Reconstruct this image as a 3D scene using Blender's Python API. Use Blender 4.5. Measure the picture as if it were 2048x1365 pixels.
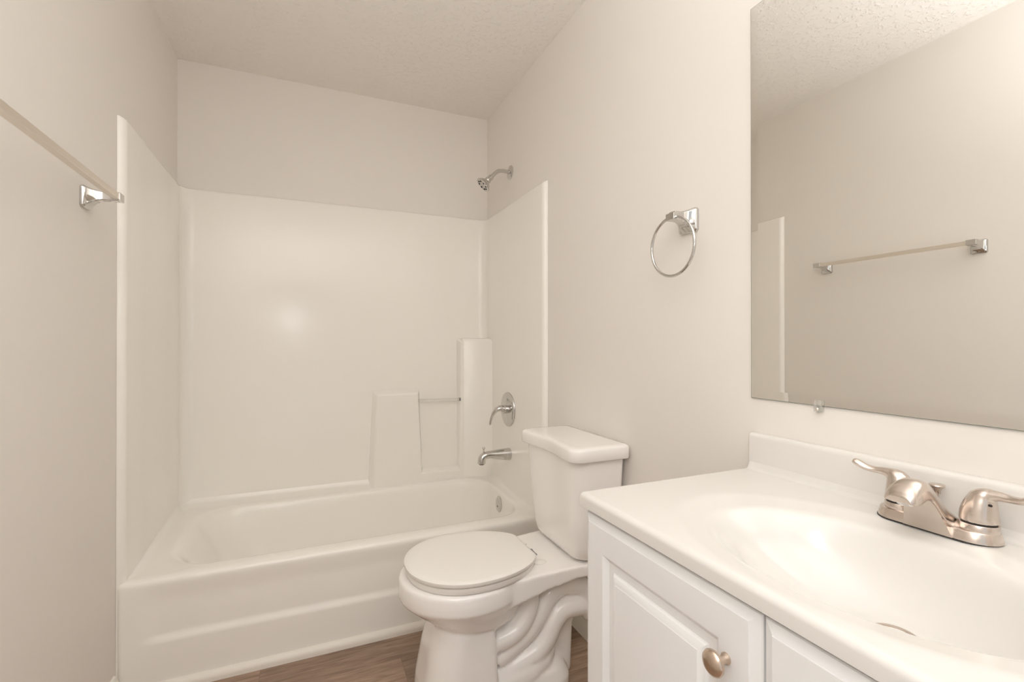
import bpy, bmesh, math
from math import sin, cos, pi, radians, sqrt, atan2
from mathutils import Vector, Matrix

scene = bpy.context.scene
for o in list(bpy.data.objects):
    bpy.data.objects.remove(o)
C = scene.collection

# ------------------------------------------------------------------ camera
cd = bpy.data.cameras.new('camera')
cam = bpy.data.objects.new('camera', cd)
C.objects.link(cam)
cam.location = (0, 0, 1.1196)
cam.rotation_euler = (radians(90.168), 0, radians(-23.482))
cd.sensor_fit = 'HORIZONTAL'
cd.sensor_width = 36.0
cd.lens = 951.71 / 2048 * 36.0
cd.clip_start = 0.02
scene.camera = cam

# ------------------------------------------------------------------ world, lights, exposure
w = bpy.data.worlds.new('world')
scene.world = w
w.use_nodes = True
w.node_tree.nodes['Background'].inputs[0].default_value = (0.96, 0.98, 1.0, 1)
w.node_tree.nodes['Background'].inputs[1].default_value = 0.85
scene.view_settings.view_transform = 'Standard'
scene.view_settings.look = 'None'
scene.view_settings.exposure = 0.0
scene.view_settings.gamma = 1.0
scene.cycles.max_bounces = 16
scene.cycles.diffuse_bounces = 12


def light(name, typ, loc, power, color, size=0.1, size_y=None, rot=(0, 0, 0)):
    l = bpy.data.lights.new(name, typ)
    l.energy = power
    l.color = color
    if typ == 'AREA':
        l.shape = 'RECTANGLE' if size_y else 'DISK'
        l.size = size
        if size_y:
            l.size_y = size_y
    else:
        l.shadow_soft_size = size
    o = bpy.data.objects.new(name, l)
    C.objects.link(o)
    o.location = loc
    o.rotation_euler = rot
    return o


# the photographer's flash bounced off the ceiling, its weak direct spill, and a
# world fill added through the doorway behind the camera
sl = light('bounce_flash', 'SPOT', (-0.03, -0.20, 1.30), 172.0, (0.945, 0.968, 1.0), 0.10, rot=(radians(180), 0, 0))
sl.data.spot_size = radians(140)
sl.data.spot_blend = 1.0
light('camera_flash', 'POINT', (-0.12, -0.02, 1.345), 4.8, (0.945, 0.968, 1.0), 0.105)

# ------------------------------------------------------------------ dimensions (metres, camera foot = origin)
XL, XR, YB, ZC = -0.5425, 0.9815, 2.6254, 2.4292
YN = -0.72          # wall behind the camera
YF = 1.8638         # front of the tub unit
ZS = 1.834          # top of the tub surround

# ------------------------------------------------------------------ materials


def new_mat(name):
    m = bpy.data.materials.new(name)
    m.use_nodes = True
    nt = m.node_tree
    return m, nt, nt.nodes['Principled BSDF']


def bump(nt, b, scale, strength, dist, detail=2.0, kind='NOISE', coords='Object', tint=None, rough=None):
    tc = nt.nodes.new('ShaderNodeTexCoord')
    n = nt.nodes.new('ShaderNodeTexNoise')
    n.inputs['Scale'].default_value = scale
    n.inputs['Detail'].default_value = detail
    nt.links.new(tc.outputs[coords], n.inputs['Vector'])
    bp = nt.nodes.new('ShaderNodeBump')
    bp.inputs['Strength'].default_value = strength
    bp.inputs['Distance'].default_value = dist
    nt.links.new(n.outputs['Fac'], bp.inputs['Height'])
    nt.links.new(bp.outputs['Normal'], b.inputs['Normal'])
    return n, bp, tc


def simple(name, col, rough, metal=0.0, coat=0.0, spec=0.5, bscale=None, bstr=0.1, bdist=0.0005):
    m, nt, b = new_mat(name)
    b.inputs['Base Color'].default_value = (*col, 1)
    b.inputs['Roughness'].default_value = rough
    b.inputs['Metallic'].default_value = metal
    b.inputs['Coat Weight'].default_value = coat
    b.inputs['Coat Roughness'].default_value = 0.08
    b.inputs['Specular IOR Level'].default_value = spec
    if bscale:
        bump(nt, b, bscale, bstr, bdist)
    return m


WALL_COL = (0.81, 0.778, 0.738)
m_wall = simple('wall_paint', WALL_COL, 0.62, spec=0.25, bscale=160, bstr=0.08, bdist=0.0006)

# ceiling: painted knock-down texture
m_ceil, nt, b = new_mat('ceiling_texture')
b.inputs['Base Color'].default_value = (0.86, 0.83, 0.79, 1)
b.inputs['Roughness'].default_value = 0.8
b.inputs['Specular IOR Level'].default_value = 0.2
tc = nt.nodes.new('ShaderNodeTexCoord')
n1 = nt.nodes.new('ShaderNodeTexNoise')
n1.inputs['Scale'].default_value = 55
n1.inputs['Detail'].default_value = 5
nt.links.new(tc.outputs['Object'], n1.inputs['Vector'])
rp = nt.nodes.new('ShaderNodeValToRGB')
rp.color_ramp.elements[0].position = 0.52
rp.color_ramp.elements[1].position = 0.66
nt.links.new(n1.outputs['Fac'], rp.inputs['Fac'])
bp = nt.nodes.new('ShaderNodeBump')
bp.inputs['Strength'].default_value = 0.7
bp.inputs['Distance'].default_value = 0.002
nt.links.new(rp.outputs['Color'], bp.inputs['Height'])
nt.links.new(bp.outputs['Normal'], b.inputs['Normal'])

m_gel = simple('fibreglass_gelcoat', (0.895, 0.875, 0.83), 0.18, coat=0.0, spec=0.5, bscale=5, bstr=0.05, bdist=0.01)
m_china = simple('vitreous_china', (0.90, 0.885, 0.865), 0.10, coat=0.3)
m_seat = simple('seat_plastic', (0.87, 0.855, 0.82), 0.30)
m_marble = simple('cultured_marble', (0.735, 0.720, 0.690), 0.22, coat=0.2)
m_cab = simple('cabinet_thermofoil', (0.845, 0.85, 0.855), 0.38)
m_gap_shade = simple('carcass_gap_shade', (0.50, 0.46, 0.42), 0.6)  # darker than the white doors, painting in the shade of the gaps around them
m_trim = simple('trim_paint', (0.86, 0.83, 0.76), 0.32)
m_chrome = simple('chrome', (0.64, 0.63, 0.615), 0.06, metal=1.0)
m_satin = simple('satin_aluminium', (0.84, 0.79, 0.72), 0.42, metal=1.0)
m_mirror = simple('mirror_silver', (0.93, 0.925, 0.90), 0.0, metal=1.0)
m_mirror_edge = simple('mirror_ground_edge', (0.22, 0.25, 0.22), 0.25)
m_rubber = simple('black_rubber', (0.03, 0.026, 0.024), 0.6)
m_dark = simple('dark_hole', (0.02, 0.017, 0.015), 0.8)
m_ink = simple('grey_ink', (0.20, 0.20, 0.19), 0.5)
m_caulk = simple('white_caulk', (0.84, 0.80, 0.73), 0.45)

# brushed nickel: warm, fine streaks
m_nickel, nt, b = new_mat('brushed_nickel')
b.inputs['Base Color'].default_value = (0.665, 0.588, 0.53, 1)
b.inputs['Metallic'].default_value = 1.0
b.inputs['Roughness'].default_value = 0.27
tc = nt.nodes.new('ShaderNodeTexCoord')
mp = nt.nodes.new('ShaderNodeMapping')
mp.inputs['Scale'].default_value = (1, 1, 14)
n1 = nt.nodes.new('ShaderNodeTexNoise')
n1.inputs['Scale'].default_value = 120
nt.links.new(tc.outputs['Object'], mp.inputs['Vector'])
nt.links.new(mp.outputs['Vector'], n1.inputs['Vector'])
mr = nt.nodes.new('ShaderNodeMapRange')
mr.inputs['To Min'].default_value = 0.235
mr.inputs['To Max'].default_value = 0.275
nt.links.new(n1.outputs['Fac'], mr.inputs['Value'])
nt.links.new(mr.outputs[0], b.inputs['Roughness'])
m_knob = simple('satin_bronze_nickel', (0.66, 0.54, 0.44), 0.24, metal=1.0)

# clear plastic
m_clear, nt, b = new_mat('clear_plastic')
b.inputs['Base Color'].default_value = (0.97, 0.97, 0.95, 1)
b.inputs['Roughness'].default_value = 0.06
b.inputs['Transmission Weight'].default_value = 0.85
b.inputs['IOR'].default_value = 1.3

# vinyl plank floor, boards running along X
m_floor, nt, b = new_mat('vinyl_plank')
tc = nt.nodes.new('ShaderNodeTexCoord')
mp = nt.nodes.new('ShaderNodeMapping')
mp.inputs['Location'].default_value = (-0.312, -1.7085, 0)
nt.links.new(tc.outputs['Object'], mp.inputs['Vector'])
bk = nt.nodes.new('ShaderNodeTexBrick')
bk.offset = 0.37
bk.inputs['Scale'].default_value = 1.0
bk.inputs['Brick Width'].default_value = 1.22
bk.inputs['Row Height'].default_value = 0.152
bk.inputs['Mortar Size'].default_value = 0.0007
bk.inputs['Color1'].default_value = (0, 0, 0, 1)
bk.inputs['Color2'].default_value = (1, 1, 1, 1)
bk.inputs['Mortar'].default_value = (0.5, 0.5, 0.5, 1)
nt.links.new(mp.outputs['Vector'], bk.inputs['Vector'])
sc2 = nt.nodes.new('ShaderNodeVectorMath')
sc2.operation = 'MULTIPLY_ADD'
nt.links.new(bk.outputs['Color'], sc2.inputs[0])
sc2.inputs[1].default_value = (3.7, 2.3, 0)
nt.links.new(tc.outputs['Object'], sc2.inputs[2])
mp2 = nt.nodes.new('ShaderNodeMapping')
mp2.inputs['Scale'].default_value = (1.6, 16, 1)
nt.links.new(sc2.outputs[0], mp2.inputs['Vector'])
ng = nt.nodes.new('ShaderNodeTexNoise')
ng.inputs['Scale'].default_value = 3.2
ng.inputs['Detail'].default_value = 8
ng.inputs['Distortion'].default_value = 1.6
nt.links.new(mp2.outputs['Vector'], ng.inputs['Vector'])
mp3 = nt.nodes.new('ShaderNodeMapping')
mp3.inputs['Scale'].default_value = (6, 150, 1)
nt.links.new(sc2.outputs[0], mp3.inputs['Vector'])
nf = nt.nodes.new('ShaderNodeTexNoise')
nf.inputs['Scale'].default_value = 3.0
nf.inputs['Detail'].default_value = 4
nt.links.new(mp3.outputs['Vector'], nf.inputs['Vector'])
mad = nt.nodes.new('ShaderNodeMath')
mad.operation = 'MULTIPLY_ADD'
mad.inputs[1].default_value = 0.28
nt.links.new(nf.outputs['Fac'], mad.inputs[0])
sub_ = nt.nodes.new('ShaderNodeMath')
sub_.operation = 'SUBTRACT'
sub_.inputs[1].default_value = 0.14
nt.links.new(ng.outputs['Fac'], sub_.inputs[0])
nt.links.new(sub_.outputs[0], mad.inputs[2])
cr = nt.nodes.new('ShaderNodeValToRGB')
e = cr.color_ramp.elements
e[0].position = 0.30
e[0].color = (0.265, 0.178, 0.127, 1)
e[1].position = 0.70
e[1].color = (0.47, 0.335, 0.245, 1)
nt.links.new(mad.outputs[0], cr.inputs['Fac'])
hv = nt.nodes.new('ShaderNodeHueSaturation')
mrv = nt.nodes.new('ShaderNodeMapRange')
mrv.inputs['To Min'].default_value = 0.66
mrv.inputs['To Max'].default_value = 1.12
nt.links.new(bk.outputs['Color'], mrv.inputs['Value'])
nt.links.new(mrv.outputs[0], hv.inputs['Value'])
nt.links.new(cr.outputs['Color'], hv.inputs['Color'])
mxs = nt.nodes.new('ShaderNodeMixRGB')
mxs.inputs[2].default_value = (0.12, 0.07, 0.05, 1)
mseam = nt.nodes.new('ShaderNodeMath')
mseam.operation = 'MULTIPLY'
mseam.inputs[1].default_value = 0.55
nt.links.new(bk.outputs['Fac'], mseam.inputs[0])
nt.links.new(mseam.outputs[0], mxs.inputs[0])
nt.links.new(hv.outputs['Color'], mxs.inputs[1])
nt.links.new(mxs.outputs[0], b.inputs['Base Color'])
b.inputs['Roughness'].default_value = 0.5

# ------------------------------------------------------------------ mesh helpers


class MB:
    """collects shapes; build() links them as ONE mesh object"""

    def __init__(self):
        self.v = []
        self.f = []

    def add(self, verts, faces):
        o = len(self.v)
        self.v += [tuple(p) for p in verts]
        self.f += [tuple(i + o for i in f) for f in faces]
        return self

    def box(self, x0, x1, y0, y1, z0, z1):
        v = [(x, y, z) for z in (z0, z1) for y in (y0, y1) for x in (x0, x1)]
        return self.add(v, [(0, 2, 3, 1), (4, 5, 7, 6), (0, 1, 5, 4), (2, 6, 7, 3), (0, 4, 6, 2), (1, 3, 7, 5)])

    def loft(self, secs, caps=True, closed=True):
        n = len(secs[0])
        v = [p for s in secs for p in s]
        f = []
        for i in range(len(secs) - 1):
            for j in range(n if closed else n - 1):
                k = (j + 1) % n
                f.append((i * n + j, i * n + k, (i + 1) * n + k, (i + 1) * n + j))
        if caps:
            f.append(tuple(range(n - 1, -1, -1)))
            f.append(tuple((len(secs) - 1) * n + j for j in range(n)))
        return self.add(v, f)

    def tube(self, path, r, n=20, caps=True, flat=1.0, up=None, closed=False):
        """sweep a circle (or ellipse, flat = height/width) along a path; r number or list"""
        P = [Vector(p) for p in path]
        m = len(P)
        R = r if isinstance(r, (list, tuple)) else [r] * m
        FL = flat if isinstance(flat, (list, tuple)) else [flat] * m
        secs = []
        ref = Vector(up) if up else None
        a = None
        for i in range(m):
            if closed:
                t = (P[(i + 1) % m] - P[i - 1]).normalized()
            else:
                t = (P[min(i + 1, m - 1)] - P[max(i - 1, 0)]).normalized()
            if ref is not None:
                a = (ref - t * ref.dot(t)).normalized()
            elif a is None:
                q = Vector((0, 0, 1)) if abs(t.z) < 0.9 else Vector((1, 0, 0))
                a = (q - t * q.dot(t)).normalized()
            else:
                a = (a - t * a.dot(t)).normalized()
            bb = t.cross(a)
            secs.append([P[i] + a * (R[i] * FL[i] * cos(2 * pi * j / n)) + bb * (R[i] * sin(2 * pi * j / n)) for j in range(n)])
        if closed:
            secs.append(secs[0])
            return self.loft(secs, caps=False)
        return self.loft(secs, caps)

    def lathe(self, prof, o, axis, n=40, caps=True):
        """prof: (radius, height along axis)"""
        ax = Vector(axis).normalized()
        q = Vector((0, 0, 1)) if abs(ax.z) < 0.9 else Vector((1, 0, 0))
        a = (q - ax * q.dot(ax)).normalized()
        bb = ax.cross(a)
        o = Vector(o)
        secs = [[o + ax * h + (a * cos(2 * pi * j / n) + bb * sin(2 * pi * j / n)) * max(r, 1e-5) for j in range(n)] for r, h in prof]
        return self.loft(secs, caps)

    def build(self, name, mat, parent=None, origin=None, smooth=40, bevel=None, bseg=3, remesh=None, sm=0, sub=0, mats=None):
        if origin is None:
            origin = parent['_o'] if parent is not None else (0, 0, 0)
        ox, oy, oz = origin
        me = bpy.data.meshes.new(name)
        me.from_pydata([(x - ox, y - oy, z - oz) for x, y, z in self.v], [], self.f)
        bm = bmesh.new()
        bm.from_mesh(me)
        bmesh.ops.remove_doubles(bm, verts=bm.verts, dist=1e-6)
        bmesh.ops.recalc_face_normals(bm, faces=bm.faces)
        bm.to_mesh(me)
        bm.free()
        me.materials.append(mat)
        o = bpy.data.objects.new(name, me)
        C.objects.link(o)
        if parent is not None:
            o.parent = parent
            o['_o'] = tuple(origin)
        else:
            o.location = origin
            o['_o'] = tuple(origin)
        if smooth:
            me.shade_smooth()
            if not remesh and not bevel:
                me.set_sharp_from_angle(angle=radians(smooth))
        if bevel:
            md = o.modifiers.new('bevel', 'BEVEL')
            md.width = bevel
            md.segments = bseg
            md.limit_method = 'ANGLE'
            md.angle_limit = radians(35)
            md.harden_normals = True
        if remesh:
            md = o.modifiers.new('remesh', 'REMESH')
            md.mode = 'VOXEL'
            md.voxel_size = remesh
            md.use_smooth_shade = True
            if sm:
                s = o.modifiers.new('smooth', 'SMOOTH')
                s.factor = 0.5
                s.iterations = sm
        if sub:
            s = o.modifiers.new('sub', 'SUBSURF')
            s.levels = s.render_levels = sub
        return o


def thing(name, label, cat, loc, group=None):
    o = bpy.data.objects.new(name, None)
    C.objects.link(o)
    o.location = loc
    o.empty_display_size = 0.05
    o['label'] = label
    o['category'] = cat
    if group:
        o['group'] = group
    o['_o'] = tuple(loc)
    return o


def tag(o, label, cat):
    o['label'] = label
    o['category'] = cat
    return o


def struct(o):
    o['kind'] = 'structure'
    return o


def rrect(x0, x1, y0, y1, r, n=8, z=0.0):
    pts = []
    for cx, cy, a0 in ((x1 - r, y1 - r, 0), (x0 + r, y1 - r, 90), (x0 + r, y0 + r, 180), (x1 - r, y0 + r, 270)):
        for i in range(n + 1):
            a = radians(a0 + 90 * i / n)
            pts.append((cx + r * cos(a), cy + r * sin(a), z))
    return pts


def spline(pts, n):
    """Catmull-Rom through points (any dimension)"""
    P = [tuple(p) for p in pts]
    P = [tuple(2 * a - b_ for a, b_ in zip(P[0], P[1]))] + P + [tuple(2 * a - b_ for a, b_ in zip(P[-1], P[-2]))]
    out = []
    segs = len(P) - 3
    for s in range(segs):
        p0, p1, p2, p3 = P[s:s + 4]
        for i in range(n):
            t = i / n
            out.append(tuple(0.5 * (2 * b1 + (c1 - a1) * t + (2 * a1 - 5 * b1 + 4 * c1 - d1) * t * t + (3 * b1 - a1 - 3 * c1 + d1) * t ** 3)
                             for a1, b1, c1, d1 in zip(p0, p1, p2, p3)))
    out.append(P[-2])
    return out


def interp(x, tab):
    """smooth monotone-ish interpolation of a table [(x, y), ...]"""
    if x <= tab[0][0]:
        return tab[0][1]
    if x >= tab[-1][0]:
        return tab[-1][1]
    for i in range(len(tab) - 1):
        if x <= tab[i + 1][0]:
            x0, y0 = tab[i]
            x1, y1 = tab[i + 1]
            h = x1 - x0
            d = (y1 - y0) / h
            dm = (y0 - tab[i - 1][1]) / (x0 - tab[i - 1][0]) if i > 0 else 0
            dp = (tab[i + 2][1] - y1) / (tab[i + 2][0] - x1) if i + 2 < len(tab) else 0
            m0 = 0 if dm * d <= 0 else 2 * dm * d / (dm + d)
            m1 = 0 if dp * d <= 0 else 2 * dp * d / (dp + d)
            t = (x - x0) / h
            return ((2 * t ** 3 - 3 * t * t + 1) * y0 + (t ** 3 - 2 * t * t + t) * h * m0 + (-2 * t ** 3 + 3 * t * t) * y1 + (t ** 3 - t * t) * h * m1)


def sstep(a, b_, x):
    t = min(1, max(0, (x - a) / (b_ - a)))
    return t * t * (3 - 2 * t)


# ------------------------------------------------------------------ room shell
T = 0.1
struct(MB().box(XL - T, XR + T, YN - T, YB + T, -T, 0).build('floor', m_floor, smooth=0))
struct(MB().box(XL - T, XR + T, YN - T, YB + T, ZC, ZC + T).build('ceiling', m_ceil, smooth=0))
struct(MB().box(XL - T, XL, YN - T, YB + T, 0, ZC).build('wall_left', m_wall, smooth=0))
struct(MB().box(XR, XR + T, YN - T, YB + T, 0, ZC).build('wall_right', m_wall, smooth=0))
struct(MB().box(XL, XR, YB, YB + T, 0, ZC).build('wall_back', m_wall, smooth=0))
DX0, DX1, DZ = -0.44, 0.40, 2.05    # doorway behind the camera
wn = MB().box(XL, DX0, YN - T, YN, 0, ZC).box(DX1, XR, YN - T, YN, 0, ZC).box(DX0, DX1, YN - T, YN, DZ, ZC)
struct(wn.build('wall_front', m_wall, smooth=0))


def baseboard(name, x0, x1, y0, y1):
    m = MB()
    s = 1 if x1 > x0 else -1
    prof = [(0, 0), (0.0135, 0), (0.0135, 0.068), (0.010, 0.078), (0.006, 0.085), (0, 0.088)]
    m.loft([[(x0 + s * a, y, z) for a, z in prof] for y in (y0, y1)])
    return struct(m.build(name, m_trim, smooth=30))


baseboard('baseboard_left', XL, XL + 1, YN, 1.842)
baseboard('baseboard_right', XR, XR - 1, 0.80, 1.842)
# quarter-round shoe moulding along the foot of the tub apron
q = [(1.8535, 0.0), (1.8365, 0.0)] + [(1.8535 - 0.017 * cos(radians(a)), 0.010 + 0.020 * sin(radians(a))) for a in range(0, 91, 10)]
struct(MB().loft([[(x, y, z) for y, z in q] for x in (XL + 0.0005, XR - 0.0005)]).build('trim_1', m_caulk, smooth=40))

# ------------------------------------------------------------------ tub and shower unit
unit = thing('tub_shower_unit', 'one-piece glossy cream fibreglass bathtub with three high surround walls filling the alcove', 'bathtub', (0.22, YF, 0))


def panel_profile(d):
    """inner face of the three-sided surround in plan, standing d off the walls"""
    P = []
    r = 0.020
    yf = YF - 0.004
    for i in range(9):                       # rolled front edge, left
        a = radians(90 * i / 8)
        P.append((XL + 0.0004 + d * sin(a), yf + r * (1 - cos(a))))
    for k in (0.25, 0.5, 0.75):
        P.append((XL + d, yf + r + (YB - d - 0.05 - yf - r) * k))
    rc = 0.05
    for i in range(11):
        a = radians(180 - 90 * i / 10)
        P.append((XL + d + rc + rc * cos(a), YB - d - rc + rc * sin(a)))
    for k in (0.25, 0.5, 0.75):
        P.append((XL + d + rc + (XR - XL - 2 * d - 2 * rc) * k, YB - d))
    for i in range(11):
        a = radians(90 - 90 * i / 10)
        P.append((XR - d - rc + rc * cos(a), YB - d - rc + rc * sin(a)))
    for k in (0.75, 0.5, 0.25):
        P.append((XR - d, yf + r + (YB - d - 0.05 - yf - r) * k))
    for i in range(9):
        a = radians(90 - 90 * i / 8)
        P.append((XR - 0.0004 - d * sin(a), yf + r * (1 - cos(a))))
    return P


D0 = 0.022
rows = [(0.0005, D0), (0.335, D0), (0.8, D0), (1.3, D0), (ZS - 0.016, D0), (ZS - 0.008, D0 * 0.93), (ZS - 0.003, D0 * 0.75), (ZS, D0 * 0.45), (ZS + 0.0005, 0.0008)]
MB().loft([[(x, y, z) for x, y in panel_profile(d)] for z, d in rows], caps=False, closed=False).build('surround_panel', m_gel, unit, smooth=60)

# basin with its rim and ledges
loops = [  # x0, x1, y0, y1, r, z, z of the front run
    (-0.5225, 0.9615, 1.8700, 2.6045, 0.03, 0.400, 0.3605),
    (-0.5185, 0.9575, 1.8710, 2.5985, 0.035, 0.384, 0.3610),
    (-0.5080, 0.9480, 1.8740, 2.5880, 0.04, 0.370, 0.3615),
    (-0.4900, 0.9360, 1.8850, 2.5720, 0.07, 0.3640, 0.3617),
    (-0.4550, 0.9200, 1.9130, 2.5500, 0.14, 0.3612, 0.3612),
    (-0.4430, 0.9145, 1.9230, 2.5430, 0.15, 0.3590, 0.3590),
    (-0.4300, 0.9100, 1.9320, 2.5370, 0.155, 0.3535, 0.3535),
    (-0.4160, 0.9065, 1.9390, 2.5320, 0.16, 0.3430, 0.3430),
    (-0.3980, 0.9030, 1.9460, 2.5265, 0.16, 0.3200, 0.3200),
    (-0.3500, 0.8960, 1.9620, 2.5140, 0.16, 0.2300, 0.2300),
    (-0.2950, 0.8850, 1.9800, 2.5000, 0.16, 0.1300, 0.1300),
    (-0.2450, 0.8690, 2.0000, 2.4800, 0.15, 0.0860, 0.0860),
    (-0.1900, 0.8400, 2.0300, 2.4500, 0.13, 0.0680, 0.0680),
    (0.0, 0.70, 2.15, 2.33, 0.06, 0.060, 0.060),
]
secs = []
for x0, x1, y0, y1, r, z, zf in loops:
    s = rrect(x0, x1, y0, y1, r, 10)
    secs.append([(x, y, zf + (z - zf) * sstep(y0 + 0.01, y0 + 0.12, y)) for x, y, _ in s])
mb = MB().loft(secs, caps=False)
mb.f.append(tuple((len(secs) - 1) * len(secs[0]) + j for j in range(len(secs[0]))))
mb.build('basin', m_gel, unit, smooth=75)

# apron: rolled top edge, recessed upper field, rounded ends
base = [(1.884, 0.3617), (1.874, 0.3613), (1.866, 0.3600), (1.860, 0.3570), (1.856, 0.3520), (1.854, 0.3460), (1.8535, 0.338)]
zz = [0.330 - 0.005 * i for i in range(66)] + [0.0]
base += [(1.8535, z) for z in zz]
xs = [XL + 0.0006 + 0.004 * i for i in range(30)]
xs += [xs[-1] + (XR - 0.0006 - 0.12 - xs[-1]) * k / 40 for k in range(1, 41)]
xs += [xs[-1] + (XR - 0.0006 - xs[-1]) * k / 30 for k in range(1, 31)]
grid = []
for y, z in base:
    row = []
    for x in xs:
        e_ = min(x - XL, XR - x)
        rr_ = 0.016
        yy = y
        if e_ < rr_:
            yy = y + (YF + 0.012 - 1.8535) * (1 - sqrt(max(0, 1 - (1 - e_ / rr_) ** 2)))
        rec = 0.009 * sstep(0.146, 0.174, z - 0.006 * sstep(0.9, -0.5, x)) * sstep(0.354, 0.27, z) * sstep(XL + 0.045, XL + 0.12, x) * sstep(XR - 0.03, XR - 0.10, x)
        row.append((x, yy + rec, z))
    grid.append(row)
MB().loft(grid, caps=False, closed=False).build('apron', m_gel, unit, smooth=75)

# moulded soap shelves on the back wall and in the far right corner
yb = YB - D0
mb = MB()
mb2 = MB()


def slab(mb, poly_b, poly_f, y0, y1):
    """solid between two (x, z) outlines, back at y0 and front at y1"""
    mb.loft([[(x, y0, z) for x, z in poly_b], [(x, y1, z) for x, z in poly_f]])


# left shelf, the low sill of the niche, and the corner column in one outline
back = [(0.300, 0.340), (0.325, 0.868), (0.576, 0.868), (0.590, 0.432), (0.790, 0.424), (0.785, 1.145), (0.970, 1.145), (0.970, 0.340)]
front = [(0.328, 0.340), (0.345, 0.845), (0.560, 0.845), (0.582, 0.412), (0.797, 0.404), (0.806, 1.125), (0.970, 1.125), (0.970, 0.340)]
slab(mb, back, front, yb + 0.004, yb - 0.036)
# the column's angled face running on to the right wall
plan = [(0.812, yb + 0.004), (0.812, yb - 0.034), (0.905, yb - 0.062), (0.935, yb - 0.095), (XR - D0 + 0.003, yb - 0.128), (XR - D0 + 0.003, yb + 0.004)]
mb.loft([[(x, y, 0.335) for x, y in plan], [(x, y, 1.122) for x, y in plan],
         [(0.812 + (x - 0.812) * 0.98, yb + (y - yb) * 0.8, 1.143) for x, y in plan]])
mb.build('soap_shelf', m_gel, unit, bevel=0.010, bseg=4)
# clear washcloth bar across the niche
mb = MB().tube([(0.562, yb - 0.028, 0.803), (0.797, yb - 0.028, 0.799)], 0.0085, n=18)
wb = mb.build('washcloth_bar', m_clear, unit)
wb['label'] = 'clear plastic bar'
mb = MB().tube([(0.7955, yb - 0.0285, 0.7993), (0.8015, yb - 0.0285, 0.7993)], 0.0092, n=18)
ec = mb.build('end_cap', m_ink, wb)
ec['label'] = 'dark end cap'

# ------------------------------------------------------------------ chrome fittings in the alcove
# shower head
YS = 2.279
sh = thing('showerhead', 'chrome shower head on a bent arm high on the right wall over the tub', 'shower head', (XR, YS, 2.006))
MB().lathe([(0.036, 0.0), (0.0365, 0.003), (0.034, 0.006), (0.024, 0.009), (0.014, 0.012), (0.0135, 0.0125)], (XR, YS, 2.006), (-1, 0, 0)).build('flange', m_chrome, sh)
arm = spline([(XR, YS, 2.006), (XR - 0.03, YS, 2.009), (XR - 0.055, YS, 2.008), (XR - 0.075, YS, 2.000), (XR - 0.092, YS, 1.985), (XR - 0.108, YS, 1.967)], 6)
MB().tube(arm, 0.0102, n=20).build('shower_arm', m_chrome, sh)
hd = Vector((-0.70, 0.10, -0.71)).normalized()
ho = Vector((XR - 0.104, YS, 1.971))
h = MB().lathe([(0.0125, 0.0), (0.0140, 0.002), (0.0140, 0.016), (0.0125, 0.018), (0.0125, 0.020), (0.016, 0.023), (0.0175, 0.030), (0.016, 0.036),
                (0.020, 0.040), (0.024, 0.046), (0.030, 0.050), (0.031, 0.055), (0.034, 0.057), (0.040, 0.062), (0.041, 0.066), (0.039, 0.069), (0.036, 0.0695), (0.0, 0.0680)], ho, hd)
hob = h.build('head', m_chrome, sh, smooth=30)
a1 = hd.orthogonal().normalized()
a2 = hd.cross(a1)
for i in range(8):
    a = 2 * pi * i / 8
    p = ho + hd * 0.0690 + (a1 * cos(a) + a2 * sin(a)) * 0.026
    MB().lathe([(0.0050, 0), (0.0050, 0.0012), (0.004, 0.002)], p, hd, n=10).build('nozzle', m_rubber, hob)

# mixing valve
XP = XR - D0
YV, ZV = 2.253, 0.776
vt = thing('shower_valve', 'round chrome shower valve plate with a curved lever above the tub spout', 'shower valve', (XP, YV, ZV))
es = MB().lathe([(0.088, 0.0), (0.0885, 0.003), (0.087, 0.007), (0.080, 0.0095), (0.060, 0.011), (0.030, 0.0125), (0.0, 0.0125)], (XP, YV, ZV), (-1, 0, 0), n=56).build('escutcheon', m_chrome, vt, smooth=30)
MB().lathe([(0.021, 0.010), (0.021, 0.034), (0.020, 0.036), (0.0, 0.036)], (XP, YV, ZV), (-1, 0, 0)).build('hub', m_chrome, vt, smooth=30)
lev = spline([(XP - 0.030, YV, ZV + 0.004, 0.0225), (XP - 0.050, YV, ZV + 0.007, 0.0215), (XP - 0.068, YV + 0.004, ZV - 0.002, 0.0175),
              (XP - 0.080, YV + 0.010, ZV - 0.020, 0.0125), (XP - 0.088, YV + 0.018, ZV - 0.045, 0.0095), (XP - 0.092, YV + 0.024, ZV - 0.072, 0.0085), (XP - 0.093, YV + 0.026, ZV - 0.078, 0.006)], 6)
MB().tube([p[:3] for p in lev], [p[3] for p in lev], n=20, flat=0.75).build('lever', m_chrome, vt, remesh=0.0016, sm=4)

# tub spout
YSP, ZSP = 2.240, 0.549
sp = thing('tub_spout', 'chrome tub spout with a small diverter knob on its tip', 'tub spout', (XP, YSP, ZSP))
sec = []
for dx, zc, hw, hh in ((0.0, 0.0, 0.030, 0.031), (0.004, 0.0, 0.0305, 0.0315), (0.03, 0.0005, 0.0285, 0.0295), (0.07, 0.003, 0.025, 0.0245), (0.105, 0.006, 0.0225, 0.0195),
                       (0.125, 0.006, 0.0215, 0.0185)):
    sec.append([(XP - dx, YSP + hw * cos(t), ZSP + zc + hh * sin(t)) for t in [2 * pi * j / 28 for j in range(28)]])
tip = []
for a, rr_ in ((20, 0.0195), (45, 0.0195), (68, 0.0195), (90, 0.0195)):
    a = radians(a)
    cx, cz = XP - 0.128, ZSP - 0.020
    pc = (cx - 0.024 * sin(a), cz + 0.024 * cos(a))
    tip.append([(pc[0] - rr_ * sin(t) * sin(a), YSP + 0.0205 * cos(t), pc[1] + rr_ * sin(t) * cos(a)) for t in [2 * pi * j / 28 for j in range(28)]])
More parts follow.
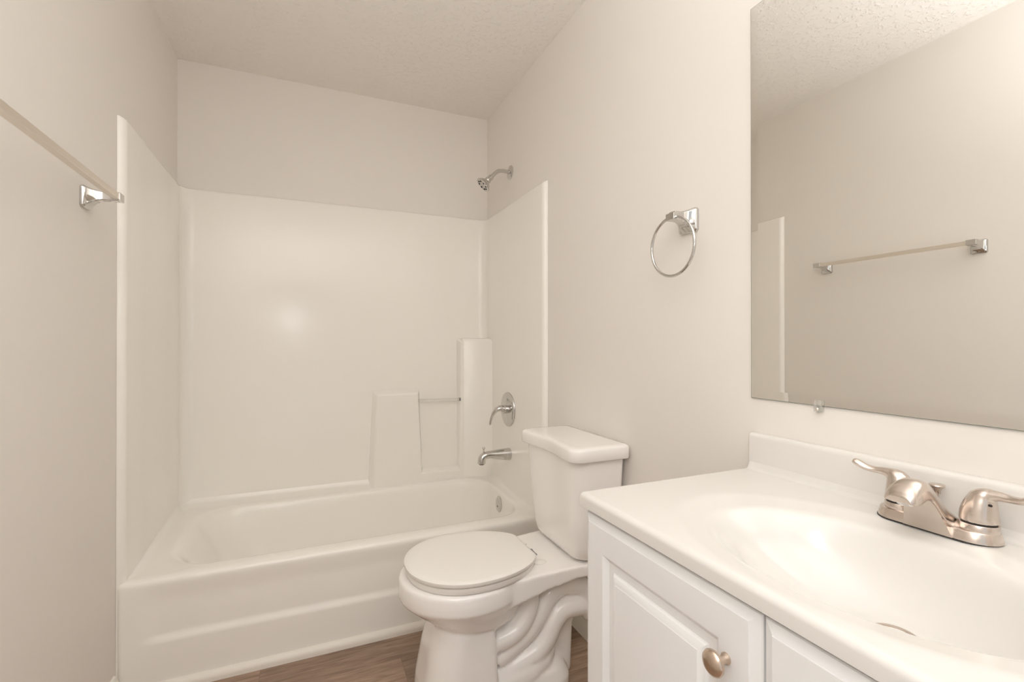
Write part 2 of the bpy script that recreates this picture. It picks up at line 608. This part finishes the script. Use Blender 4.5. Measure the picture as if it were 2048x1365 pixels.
end = [(x, y, z - 0.014) for x, y, z in tip[-1]]
MB().loft(sec + tip + [end]).build('body', m_chrome, sp, smooth=50)
MB().lathe([(0.004, 0), (0.004, 0.018), (0.0075, 0.021), (0.0085, 0.024), (0.0075, 0.027), (0.0, 0.028)], (XP - 0.141, YSP, ZSP + 0.018), (0, 0, 1), n=20).build('diverter_knob', m_chrome, sp, smooth=30)
MB().lathe([(0.0125, 0), (0.0125, 0.004), (0.0, 0.004)], (XP - 0.1515, YSP, ZSP - 0.0355), (0, 0, -1), n=24).build('outlet', m_dark, sp)

# overflow plate in the tub's drain end
XO, YO, ZO = 0.9035, 2.240, 0.300
ov = thing('overflow_plate', 'small round chrome overflow plate inside the drain end of the tub', 'overflow plate', (XO, YO, ZO))
MB().lathe([(0.039, 0.0), (0.0395, 0.003), (0.037, 0.006), (0.028, 0.009), (0.012, 0.0105), (0.0, 0.0108)], (XO, YO, ZO), (-1, 0, 0.06), n=40).build('cover', m_chrome, ov, smooth=30)
MB().lathe([(0.0045, 0.0), (0.0045, 0.002), (0.0, 0.0028)], (XO - 0.0103, YO, ZO - 0.010), (-1, 0, 0.06), n=14).build('screw', m_ink, ov)

# ------------------------------------------------------------------ towel bar and towel ring


def post_mesh(mb, wall_x, s, y, z, hw, hh, reach, head):
    """square flared wall post: plate on the wall tapering in a concave curve to a small square head"""
    prof = [(0.0, 1.0), (0.006, 1.0), (0.010, 0.93), (0.014, 0.80), (0.022, 0.62), (0.032, 0.48), (0.044, 0.39), (reach, 0.36)]
    secs = []
    for d, k in prof:
        a, b_ = hw * k, hh * k
        a = max(a, head)
        b_ = max(b_, head)
        zc = z + hh * 0.28 * (1 - k) / 0.64
        c = 0.18
        secs.append([(wall_x + s * d, y + u * a, zc + v * b_) for u, v in
                     ((1, 1 - c), (1 - c, 1), (-1 + c, 1), (-1, 1 - c), (-1, -1 + c), (-1 + c, -1), (1 - c, -1), (1, -1 + c))])
    mb.loft(secs)


tb = thing('towel_bar', 'long satin square towel bar on two chrome posts on the left wall', 'towel bar', (XL, 1.32, 1.51))
for y in (1.618, 1.008):
    mb = MB()
    post_mesh(mb, XL, 1, y, 1.506, 0.027, 0.029, 0.075, 0.0098)
    e_ = 0.022 if y > 1.3 else -0.022
    mb.box(XL + 0.060, XL + 0.0815, min(y - 0.011, y + e_), max(y + 0.011, y + e_), 1.5055, 1.5270)
    mb.build('post', m_chrome, tb, bevel=0.0022, bseg=2)
MB().box(XL + 0.0625, XL + 0.0790, 1.010, 1.616, 1.5080, 1.5245).build('bar', m_satin, tb, bevel=0.0015, bseg=2)

YR, ZR = 1.017, 1.460
tr = thing('towel_ring', 'chrome towel ring hanging from a square post on the right wall over the toilet', 'towel ring', (XR, YR, ZR))
mb = MB()
post_mesh(mb, XR, -1, YR, 1.4555, 0.034, 0.034, 0.064, 0.010)
mb.box(XR - 0.072, XR - 0.052, YR - 0.016, YR + 0.016, 1.4530, 1.4720)
mb.build('post', m_chrome, tr, bevel=0.002, bseg=2)
ring = [(XR - 0.062 + 0.006 * (1 - cos(2 * pi * i / 72)) * 0.5, YR + 0.005 + 0.0825 * sin(2 * pi * i / 72), 1.3825 + 0.0800 * cos(2 * pi * i / 72)) for i in range(72)]
MB().tube(ring, 0.0042, n=14, closed=True, up=(1, 0, 0)).build('ring', m_chrome, tr)

# ------------------------------------------------------------------ toilet
YT = 1.475
tl = thing('toilet', 'white round-front two-piece toilet with its lid closed between tub and vanity', 'toilet', (0.6, YT, 0))


def egg(cx, a_f, a_b, bw, z, n=56, y0=YT, p=2.0):
    """egg outline: front half-axis a_f (towards -x), back half-axis a_b, half width bw"""
    out = []
    for i in range(n):
        t = 2 * pi * i / n
        c, s = cos(t), sin(t)
        a = a_b if c > 0 else a_f
        e = 2.0 / p
        out.append((cx + a * math.copysign(abs(c) ** e, c), y0 + bw * math.copysign(abs(s) ** e, s), z))
    return out


mb = MB()
# bowl: deep rim band, then the round underside
mb.loft([egg(0.462, 0.19, 0.205, 0.176, 0.393), egg(0.462, 0.197, 0.21, 0.184, 0.386), egg(0.462, 0.199, 0.215, 0.186, 0.360), egg(0.462, 0.198, 0.215, 0.185, 0.336),
         egg(0.462, 0.192, 0.212, 0.179, 0.326), egg(0.470, 0.176, 0.20, 0.164, 0.305), egg(0.484, 0.156, 0.18, 0.148, 0.278), egg(0.497, 0.136, 0.155, 0.130, 0.252),
         egg(0.505, 0.120, 0.135, 0.112, 0.234), egg(0.51, 0.08, 0.10, 0.075, 0.218)])
# pedestal front


def ped(x0, x1, hw, z, rf=0.085, rb=0.014, n=8):
    pts = []
    for cx, cy, r, a0 in ((x1 - rb, YT + hw - rb, rb, 0), (x0 + rf, YT + hw - rf, rf, 90), (x0 + rf, YT - hw + rf, rf, 180), (x1 - rb, YT - hw + rb, rb, 270)):
        for i in range(n + 1):
            a = radians(a0 + 90 * i / n)
            pts.append((cx + r * cos(a), cy + r * sin(a), z))
    return pts


mb.loft([ped(0.322, 0.543, 0.136, 0.0), ped(0.326, 0.543, 0.134, 0.06), ped(0.343, 0.541, 0.126, 0.16), ped(0.362, 0.538, 0.120, 0.235), ped(0.368, 0.536, 0.110, 0.26)])
# core under the deck
mb.loft([rrect(0.50, 0.845, YT - 0.062, YT + 0.062, 0.03, 6, 0.0), rrect(0.50, 0.85, YT - 0.062, YT + 0.062, 0.03, 6, 0.15), rrect(0.50, 0.90, YT - 0.075, YT + 0.075, 0.03, 6, 0.36)])
# trapway relief on both flanks
for s in (-1, 1):
    ys = YT + s * 0.062
    A = spline([(0.53, 0.182), (0.575, 0.186), (0.615, 0.202), (0.645, 0.232), (0.662, 0.272), (0.668, 0.330)], 5)
    B = spline([(0.55, 0.120), (0.605, 0.150), (0.665, 0.186), (0.705, 0.232), (0.738, 0.280), (0.780, 0.306), (0.825, 0.304), (0.87, 0.285), (0.88, 0.24)], 5)
    Cc = spline([(0.55, 0.07), (0.620, 0.085), (0.685, 0.110), (0.728, 0.150), (0.752, 0.195), (0.785, 0.228), (0.830, 0.232), (0.872, 0.225), (0.90, 0.20)], 5)
    mb.tube([(x, ys + s * 0.026, z) for x, z in A], 0.030, n=16)
    mb.tube([(x, ys + s * 0.012, z) for x, z in B], 0.034, n=16)
    mb.tube([(x, ys + s * 0.018, z) for x, z in Cc], 0.036, n=16)
    mb.tube([(0.54, ys + s * 0.012, 0.045), (0.66, ys + s * 0.014, 0.062), (0.715, ys + s * 0.008, 0.085), (0.745, ys, 0.12)], [0.055, 0.052, 0.044, 0.030], n=16)
    mb.loft([egg(0.655, 0.012, 0.012, 0.012, 0.0, 16, YT + s * 0.116), egg(0.655, 0.012, 0.012, 0.012, 0.062, 16, YT + s * 0.110), egg(0.655, 0.008, 0.008, 0.008, 0.068, 16, YT + s * 0.108)])
# foot
mb.loft([rrect(0.50, 0.812, YT - 0.138, YT + 0.138, 0.07, 8, 0.0), rrect(0.50, 0.812, YT - 0.137, YT + 0.137, 0.07, 8, 0.03), rrect(0.50, 0.800, YT - 0.122, YT + 0.122, 0.07, 8, 0.058),
         rrect(0.50, 0.785, YT - 0.09, YT + 0.09, 0.06, 8, 0.085), rrect(0.50, 0.78, YT - 0.06, YT + 0.06, 0.05, 8, 0.11)])
# deck between bowl and tank
mb.loft([[(x, YT + hw * u, zt if v > 0 else zb_) for u, v in ((-1, -1), (1, -1), (1, 1), (-1, 1))] for x, hw, zb_, zt in
         ((0.50, 0.150, 0.30, 0.393), (0.62, 0.158, 0.325, 0.395), (0.70, 0.152, 0.342, 0.397), (0.80, 0.158, 0.360, 0.399), (0.945, 0.175, 0.372, 0.400))])
bowl = mb.build('bowl', m_china, tl, remesh=0.0048, sm=5)

# seat ring, closed lid, hinges


def seat_outline(z, grow=0.0, xb=0.688):
    out = []
    for x, y, _ in egg(0.476, 0.191 + grow, 0.235 + grow, 0.183 + grow, z, 72, YT, 2.12):
        out.append((min(x, xb + grow), y, z))
    return out


mb = MB().loft([seat_outline(0.3945, -0.012), seat_outline(0.3960, -0.005), seat_outline(0.4000, -0.003), seat_outline(0.4120, -0.003), seat_outline(0.4145, -0.006)])
mb.build('seat', m_seat, tl, smooth=50)
mb = MB().loft([seat_outline(0.4165, -0.008), seat_outline(0.4175, 0.0), seat_outline(0.4200, 0.002), seat_outline(0.4290, 0.002), seat_outline(0.4330, -0.003), seat_outline(0.4350, -0.012),
                seat_outline(0.4362, -0.04), seat_outline(0.4372, -0.10)])
ld = mb.build('seat_lid', m_seat, tl, smooth=50)
for s in (-1, 1):
    mb = MB().loft([egg(0.705, 0.022, 0.024, 0.019, 0.3970, 24, YT + s * 0.075), egg(0.705, 0.022, 0.024, 0.019, 0.4000, 24, YT + s * 0.075), egg(0.704, 0.018, 0.020, 0.015, 0.4018, 24, YT + s * 0.075)])
    mb.build('hinge', m_seat, tl, smooth=50)
# small grey maker's mark printed on the deck
mb = MB()
for i, (ln, hh) in enumerate(((0.010, 0.0055), (0.0045, 0.0030), (0.0045, 0.0040), (0.0045, 0.0030), (0.0045, 0.0030), (0.0045, 0.0040), (0.0045, 0.0030))):
    y0 = YT + 0.022 - i * 0.0068 - (0.004 if i else 0)
    mb.box(0.7195, 0.7195 + hh, y0 - ln, y0, 0.3985, 0.4002)
mk = mb.build('printed_mark', m_ink, tl, smooth=0)
mk['label'] = 'tiny grey printed mark'


def tank_outline(xf, xb, hw, z, r=0.045, dent=0.010, n=10):
    pts = []
    for y, k in [(1, 1), ]:
        pass
    # back edge, then near end, then front with a shallow hollow, then far end
    front = []
    for i in range(n + 1):
        a = radians(180 + 90 * i / n)          # near-front corner, from front (-x) to near end (-y)
        front.append((xf + r + r * cos(a), YT - hw + r + r * sin(a)))
    rb = 0.018
    nb = []
    for i in range(6):
        a = radians(270 + 90 * i / 5)
        nb.append((xb - rb + rb * cos(a), YT - hw + rb + rb * sin(a)))
    fb = []
    for i in range(6):
        a = radians(90 * i / 5)
        fb.append((xb - rb + rb * cos(a), YT + hw - rb + rb * sin(a)))
    ff = []
    for i in range(n + 1):
        a = radians(90 + 90 * i / n)
        ff.append((xf + r + r * cos(a), YT + hw - r + r * sin(a)))
    fr = []
    m = 14
    for i in range(1, m):
        t = i / m
        y = YT + (hw - r) * (1 - 2 * t)
        fr.append((xf + dent * sin(pi * t) ** 2, y))
    return [(x, y, z) for x, y in front + nb + fb + ff + fr]


TB = 0.962
mb = MB().loft([tank_outline(0.845, TB - 0.03, 0.130, 0.4005, 0.05, 0.0), tank_outline(0.822, TB - 0.02, 0.148, 0.4035, 0.055, 0.0), tank_outline(0.806, TB - 0.012, 0.160, 0.412, 0.055, 0.0), tank_outline(0.797, TB - 0.008, 0.168, 0.428, 0.055, 0.001),
                tank_outline(0.792, TB - 0.006, 0.1725, 0.455, 0.052, 0.003), tank_outline(0.786, TB - 0.004, 0.180, 0.55, 0.05, 0.006), tank_outline(0.780, TB - 0.002, 0.187, 0.65, 0.048, 0.009), tank_outline(0.776, TB, 0.192, 0.745, 0.046, 0.011)])
mb.build('tank', m_china, tl, smooth=60)
mb = MB().loft([tank_outline(0.770, TB + 0.004, 0.196, 0.7415, 0.036, 0.012), tank_outline(0.7605, TB + 0.011, 0.2055, 0.742, 0.038, 0.014), tank_outline(0.7585, TB + 0.013, 0.2075, 0.745, 0.038, 0.014), tank_outline(0.7585, TB + 0.013, 0.2070, 0.776, 0.038, 0.014),
                tank_outline(0.7600, TB + 0.012, 0.2055, 0.7805, 0.038, 0.014), tank_outline(0.7635, TB + 0.010, 0.202, 0.7840, 0.037, 0.013), tank_outline(0.7690, TB + 0.006, 0.197, 0.7860, 0.036, 0.012), tank_outline(0.785, TB - 0.01, 0.182, 0.7872, 0.035, 0.008)])
mb.build('tank_lid', m_china, tl, smooth=60)

# ------------------------------------------------------------------ vanity
VY0, VY1 = 0.018, 0.8085
CZ = 0.8259
vc = thing('vanity_cabinet', 'white vanity cabinet with raised-panel doors standing against the right wall', 'cabinet', (0.75, 0.413, 0))
cx0, cy0, cy1 = 0.522, VY0 + 0.010, VY1 - 0.0095
mb = MB().box(cx0, XR - 0.0005, cy0, cy0 + 0.016, 0.09, 0.8000).box(cx0, XR - 0.0005, cy1 - 0.016, cy1, 0.09, 0.8000)
mb.box(cx0, XR - 0.0005, cy0, cy1, 0.09, 0.106).box(XR - 0.006, XR - 0.0005, cy0, cy1, 0.09, 0.70)
mb.box(cx0, cx0 + 0.018, cy0, cy1, 0.755, 0.8000).box(cx0, cx0 + 0.018, cy0, cy1, 0.09, 0.125).box(cx0, cx0 + 0.018, 0.387, 0.427, 0.09, 0.8)
mb.box(0.59, 0.606, cy0, cy1, 0.0, 0.092)
mb.build('carcass', m_gap_shade, vc, smooth=0)


def door(y0, y1, z0, z1, knob_y, knob_z):
    """thermofoil door facing -x: edge bevel, flat frame, ogee groove, raised field"""
    xf = 0.5015
    prof = [(0.0, 0.020), (0.0, 0.0085), (0.0015, 0.0065), (0.0135, 0.0012), (0.0145, 0.0), (0.060, 0.0), (0.0615, 0.0006), (0.068, 0.0065), (0.0715, 0.0085), (0.085, 0.0085),
            (0.0865, 0.0075), (0.0880, 0.0055), (0.0885, 0.0048), (0.096, 0.0018), (0.0985, 0.0010), (0.0995, 0.0002), (0.102, 0.0)]
    secs = []
    for ins, dp in prof:
        secs.append([(xf + dp, y0 + ins, z0 + ins), (xf + dp, y1 - ins, z0 + ins), (xf + dp, y1 - ins, z1 - ins), (xf + dp, y0 + ins, z1 - ins)])
    d = MB().loft(secs).build('door', m_cab, vc, smooth=25)
    k = MB().lathe([(0.0075, 0.0), (0.0075, 0.002), (0.0052, 0.005), (0.0050, 0.014), (0.0065, 0.017), (0.0125, 0.0185), (0.0160, 0.0205), (0.0168, 0.023),
                    (0.0155, 0.0262), (0.0115, 0.0290), (0.006, 0.0303), (0.0, 0.0306)], (xf, knob_y, knob_z), (-1, 0, 0), n=36)
    k.build('knob', m_knob, d, smooth=40)
    return d


door(0.4085, 0.7985, 0.118, 0.7895, 0.4565, 0.7095)
door(0.0180, 0.4050, 0.118, 0.7895, 0.3570, 0.7095)

# countertop with its integral bowl
vt = thing('countertop', 'white cultured-marble vanity top with an integral oval sink and low backsplash', 'countertop', (0.75, 0.413, CZ))
BX, BY, AX, AY = 0.702, 0.415, 0.149, 0.213
tabS = [(0.0, -0.1188), (0.3, -0.1172), (0.5, -0.1060), (0.68, -0.0850), (0.82, -0.0600), (0.90, -0.0370), (0.955, -0.0230), (1.0, -0.0130), (1.05, -0.0080), (1.12, -0.0055), (1.20, -0.0030), (1.28, -0.0006), (1.33, 0.0)]
XF = 0.4948
xs = [XF + v for v in (0.0, 0.0004, 0.0015, 0.003, 0.005, 0.0075, 0.010)]
n = 118
xs += [xs[-1] + (0.9605 - xs[-1]) * (i + 1) / n for i in range(n)]
ys = [VY0 + v for v in (0.0, 0.0008, 0.003, 0.006)]
n = 176
ys += [ys[-1] + (VY1 - 0.006 - ys[-1]) * (i + 1) / n for i in range(n)]
ys += [VY1 - 0.003, VY1 - 0.0008, VY1]


def top_z(x, y):
    rho = sqrt(((x - BX) / AX) ** 2 + ((y - BY) / AY) ** 2)
    rho = sqrt(((x - BX - 0.08 * max(0.0, 1 - rho)) / AX) ** 2 + ((y - BY + 0.02 * max(0.0, 1 - rho)) / AY) ** 2)   # the drain sits towards the back
    z = interp(rho, tabS)
    z *= sstep(XF + 0.002, XF + 0.02, x) if rho > 1.0 else 1.0
    r = 0.010
    dx = x - XF
    if dx < r:
        z -= r - sqrt(max(0, r * r - (r - dx) ** 2))
    dy = min(y - VY0, VY1 - y)
    r = 0.006
    if dy < r:
        z -= r - sqrt(max(0, r * r - (r - dy) ** 2))
    bk_ = x - 0.944                       # cove up to the backsplash
    if bk_ > 0:
        z += 0.0165 - sqrt(max(0, 0.0165 ** 2 - min(bk_, 0.0165) ** 2))
    return CZ + z


grid = [[(x, y, top_z(x, y)) for y in ys] for x in xs]
mb = MB().loft(grid, caps=False, closed=False)
BZ = 0.8003
fr = [(x, y, BZ) for x, y, z in grid[0]]
mb.loft([grid[0], fr], caps=False, closed=False)
for idx in (0, -1):
    edge = [row[idx] for row in grid]
    mb.loft([edge, [(x, y, BZ) for x, y, z in edge]], caps=False, closed=False)
# underside ring around the bowl
mb.add([(XF, VY0, BZ), (0.9605, VY0, BZ), (0.9605, VY1, BZ), (XF, VY1, BZ), (XF + 0.022, VY0, BZ), (XF + 0.022, VY1, BZ)], [(0, 4, 5, 3)])
mb.build('deck', m_marble, vt, smooth=75)
prof = [(0.9600, CZ - 0.020), (0.9600, 0.898), (0.9612, 0.9025), (0.9645, 0.9058), (0.969, 0.907), (XR - 0.0006, 0.907), (XR - 0.0006, CZ - 0.020)]
MB().loft([[(x, y, z) for x, z in prof] for y in (VY0, VY1)]).build('backsplash', m_marble, vt, bevel=0.002, bseg=2)
# drain flange in the bottom of the bowl
mb = MB().lathe([(0.031, 0.0), (0.0312, 0.0015), (0.029, 0.0030), (0.024, 0.0025), (0.021, 0.0), (0.0205, -0.004), (0.0, -0.004)], (0.757, BY - 0.016, CZ - 0.1192), (0, 0, 1), n=40)
mb.build('drain', m_nickel, vt, smooth=40)

# ------------------------------------------------------------------ faucet
FX, FY = 0.9175, 0.422
ft = thing('faucet', 'brushed nickel two-handle centerset faucet on the white vanity top', 'faucet', (FX, FY, CZ))


def oblong(x0, x1, y0, y1, r, z, n=12):
    return rrect(x0, x1, y0, y1, r, n, z)


MB().loft([oblong(0.8855, 0.9495, 0.3500, 0.5050, 0.0315, CZ + 0.0002), oblong(0.8855, 0.9495, 0.3500, 0.5050, 0.0315, CZ + 0.0020)]).build('gasket', m_rubber, ft)
MB().loft([oblong(0.8862, 0.9488, 0.3457, 0.5043, 0.0312, CZ + 0.0020), oblong(0.8868, 0.9482, 0.3463, 0.5037, 0.0306, CZ + 0.006), oblong(0.8893, 0.9457, 0.3488, 0.5012, 0.0281, CZ + 0.0150),
           oblong(0.8905, 0.9445, 0.3500, 0.5000, 0.0269, CZ + 0.0168), oblong(0.8935, 0.9415, 0.3530, 0.4970, 0.0239, CZ + 0.0178)]).build('base_plate', m_nickel, ft, smooth=35)

for s in (1, -1):
    hy = FY + s * 0.0500
    hx = 0.9165
    MB().lathe([(0.0226, 0.0160), (0.0226, 0.0262), (0.0221, 0.0268), (0.0, 0.0268)], (hx, hy, CZ), (0, 0, 1), n=48).build('handle_collar', m_nickel, ft, smooth=40)
    MB().lathe([(0.0200, 0.0262), (0.0200, 0.0305)], (hx, hy, CZ), (0, 0, 1), n=48).build('shadow_ring', m_rubber, ft, smooth=40)  # black ring stands in for the shade in the slit under the handle
    mb = MB()
    bell = [(0.0224, 0.0295, 0.0), (0.0222, 0.035, 0.0), (0.0214, 0.043, 0.0), (0.0200, 0.051, 0.0008), (0.0180, 0.059, 0.002), (0.0158, 0.066, 0.0035), (0.0145, 0.071, 0.005), (0.0110, 0.0760, 0.008), (0.006, 0.0785, 0.010)]
    mb.loft([[(hx + r * cos(t), hy + s * off + r * sin(t), CZ + z) for t in [2 * pi * j / 40 for j in range(40)]] for r, z, off in bell])
    L = spline([(hx, hy + s * 0.003, CZ + 0.060, 0.0150, 0.95), (hx - 0.001, hy + s * 0.012, CZ + 0.0690, 0.0120, 0.85), (hx - 0.002, hy + s * 0.024, CZ + 0.0720, 0.0095, 0.72),
                (hx - 0.004, hy + s * 0.038, CZ + 0.0718, 0.0086, 0.62), (hx - 0.007, hy + s * 0.050, CZ + 0.0735, 0.0094, 0.58), (hx - 0.010, hy + s * 0.060, CZ + 0.0780, 0.0102, 0.58), (hx - 0.012, hy + s * 0.0665, CZ + 0.0815, 0.0085, 0.62),
                (hx - 0.0125, hy + s * 0.0690, CZ + 0.0828, 0.004, 0.7)], 5)
    mb.tube([p[:3] for p in L], [p[3] for p in L], n=22, flat=[p[4] for p in L], up=(0, 0, 1))
    hd_ = mb.build('handle', m_nickel, ft, remesh=0.0011, sm=5)
    if s < 0:
        nrm = Vector((-0.62, -0.78, 0.12)).normalized()
        cpt = Vector((hx, hy + s * 0.0035, CZ + 0.056)) + nrm * 0.0175
        MB().lathe([(0.0019, 0.0), (0.0019, 0.0016)], cpt, nrm, n=12).build('set_screw_hole', m_dark, hd_)

# spout: hooded body sweeping down to the base, with a flat front panel below it
mb = MB()
S = [  # x, crown half width, base half width, z bottom, z top
    (0.9420, 0.0200, 0.0300, 0.0160, 0.0190), (0.9330, 0.0170, 0.0370, 0.0160, 0.0230), (0.9220, 0.0160, 0.0400, 0.0160, 0.0315), (0.9110, 0.0160, 0.0400, 0.0160, 0.0430), (0.8990, 0.0165, 0.0370, 0.0160, 0.0560),
    (0.8890, 0.0172, 0.0310, 0.0170, 0.0670), (0.8790, 0.0182, 0.0265, 0.0290, 0.0755), (0.8670, 0.0194, 0.0230, 0.0470, 0.0820), (0.8540, 0.0208, 0.0215, 0.0590, 0.0855), (0.8400, 0.0220, 0.0220, 0.0590, 0.0862),
    (0.8270, 0.0228, 0.0228, 0.0560, 0.0825), (0.8160, 0.0215, 0.0215, 0.0550, 0.0745), (0.8095, 0.0170, 0.0170, 0.0560, 0.0650)]
SS = spline(S, 3)
secs = []
for x, hc, hb, zb_, zt in SS:
    sec = []
    m = 33
    for i in range(m):
        a = pi * i / (m - 1)
        c_, s_ = cos(a), sin(a)
        cc = math.copysign(abs(c_) ** 0.75, c_)
        sec.append((x, FY + cc * (hc + (hb - hc) * (1 - s_) ** 1.6), CZ + zb_ + (zt - zb_) * s_ ** 0.9))
    secs.append(sec)
mb.loft(secs)
mb.build('spout', m_nickel, ft, remesh=0.0010, sm=4)
pan = spline([(0.8856, 0.0320, 0.0020), (0.8830, 0.0292, 0.0120), (0.8775, 0.0262, 0.0250), (0.8700, 0.0228, 0.0400), (0.8620, 0.0190, 0.0530), (0.8560, 0.0130, 0.0615), (0.8540, 0.0040, 0.0640)], 3)
mb = MB().loft([[(x, FY + u * hw, CZ + z) for x, u in ((xf - 0.0014, -1), (xf - 0.0014, 1), (xf + 0.012, 1), (xf + 0.012, -1))] for xf, hw, z in pan])
mb.build('spout_front', m_nickel, ft, smooth=30)
MB().lathe([(0.0105, 0), (0.0105, 0.006), (0.0, 0.006)], (0.8300, FY, CZ + 0.0560), (0, 0, -1), n=24).build('aerator', m_chrome, ft, smooth=30)
# pop-up lift rod behind the spout
MB().lathe([(0.0023, 0.012), (0.0023, 0.0480), (0.0048, 0.0485), (0.0050, 0.0530), (0.0068, 0.0560), (0.0100, 0.0595), (0.0108, 0.0612), (0.0100, 0.0628), (0.005, 0.0640), (0.0, 0.0642)], (0.9425, FY + 0.013, CZ), (0, 0, 1), n=28).build('lift_rod', m_nickel, ft, smooth=40)

# ------------------------------------------------------------------ mirror and its clip
MY0, MY1, MZ0, MZ1 = 0.012, 0.8145, 0.9886, 1.9170
mi = thing('wall_mirror', 'large frameless mirror on the right wall over the sink', 'mirror', (XR, 0.413, MZ0))
xo = XR - 0.0015
bw = 0.019
prof = [(0.0, 0.0), (0.0, 0.0030), (bw, 0.0040)]
secs = [[(xo - dp, MY0 + i, MZ0 + i), (xo - dp, MY1 - i, MZ0 + i), (xo - dp, MY1 - i, MZ1 - i), (xo - dp, MY0 + i, MZ1 - i)] for i, dp in prof[1:]]
mb = MB().loft(secs, caps=False)
mb.f.append((4, 5, 6, 7))
mg = mb.build('glass', m_mirror, mi, smooth=0)
secs = [[(xo - dp, MY0 - g, MZ0 - g), (xo - dp, MY1 + g, MZ0 - g), (xo - dp, MY1 + g, MZ1 + g), (xo - dp, MY0 - g, MZ1 + g)] for g, dp in ((0.0012, 0.0), (0.0012, 0.0024), (0.0, 0.0029))]
MB().loft(secs).build('edge', m_mirror_edge, mi, smooth=0)
cl = thing('mirror_clip', 'small clear plastic clip with one screw under the mirror', 'mirror clip', (XR, 0.651, 0.985))
mb = MB().box(XR - 0.0105, XR - 0.0078, 0.6435, 0.6590, 0.9755, 0.9985).box(XR - 0.0080, XR - 0.0004, 0.6435, 0.6590, 0.9755, 0.9868)
cb = mb.build('clip', m_clear, cl, bevel=0.001, bseg=2)
MB().lathe([(0.0034, 0), (0.0034, 0.0015), (0.0022, 0.0026), (0.0, 0.0028)], (XR - 0.0100, 0.6515, 0.9812), (-1, 0, 0), n=16).build('screw', m_satin, cl)

for o in bpy.data.objects:
    if '_o' in o:
        del o['_o']
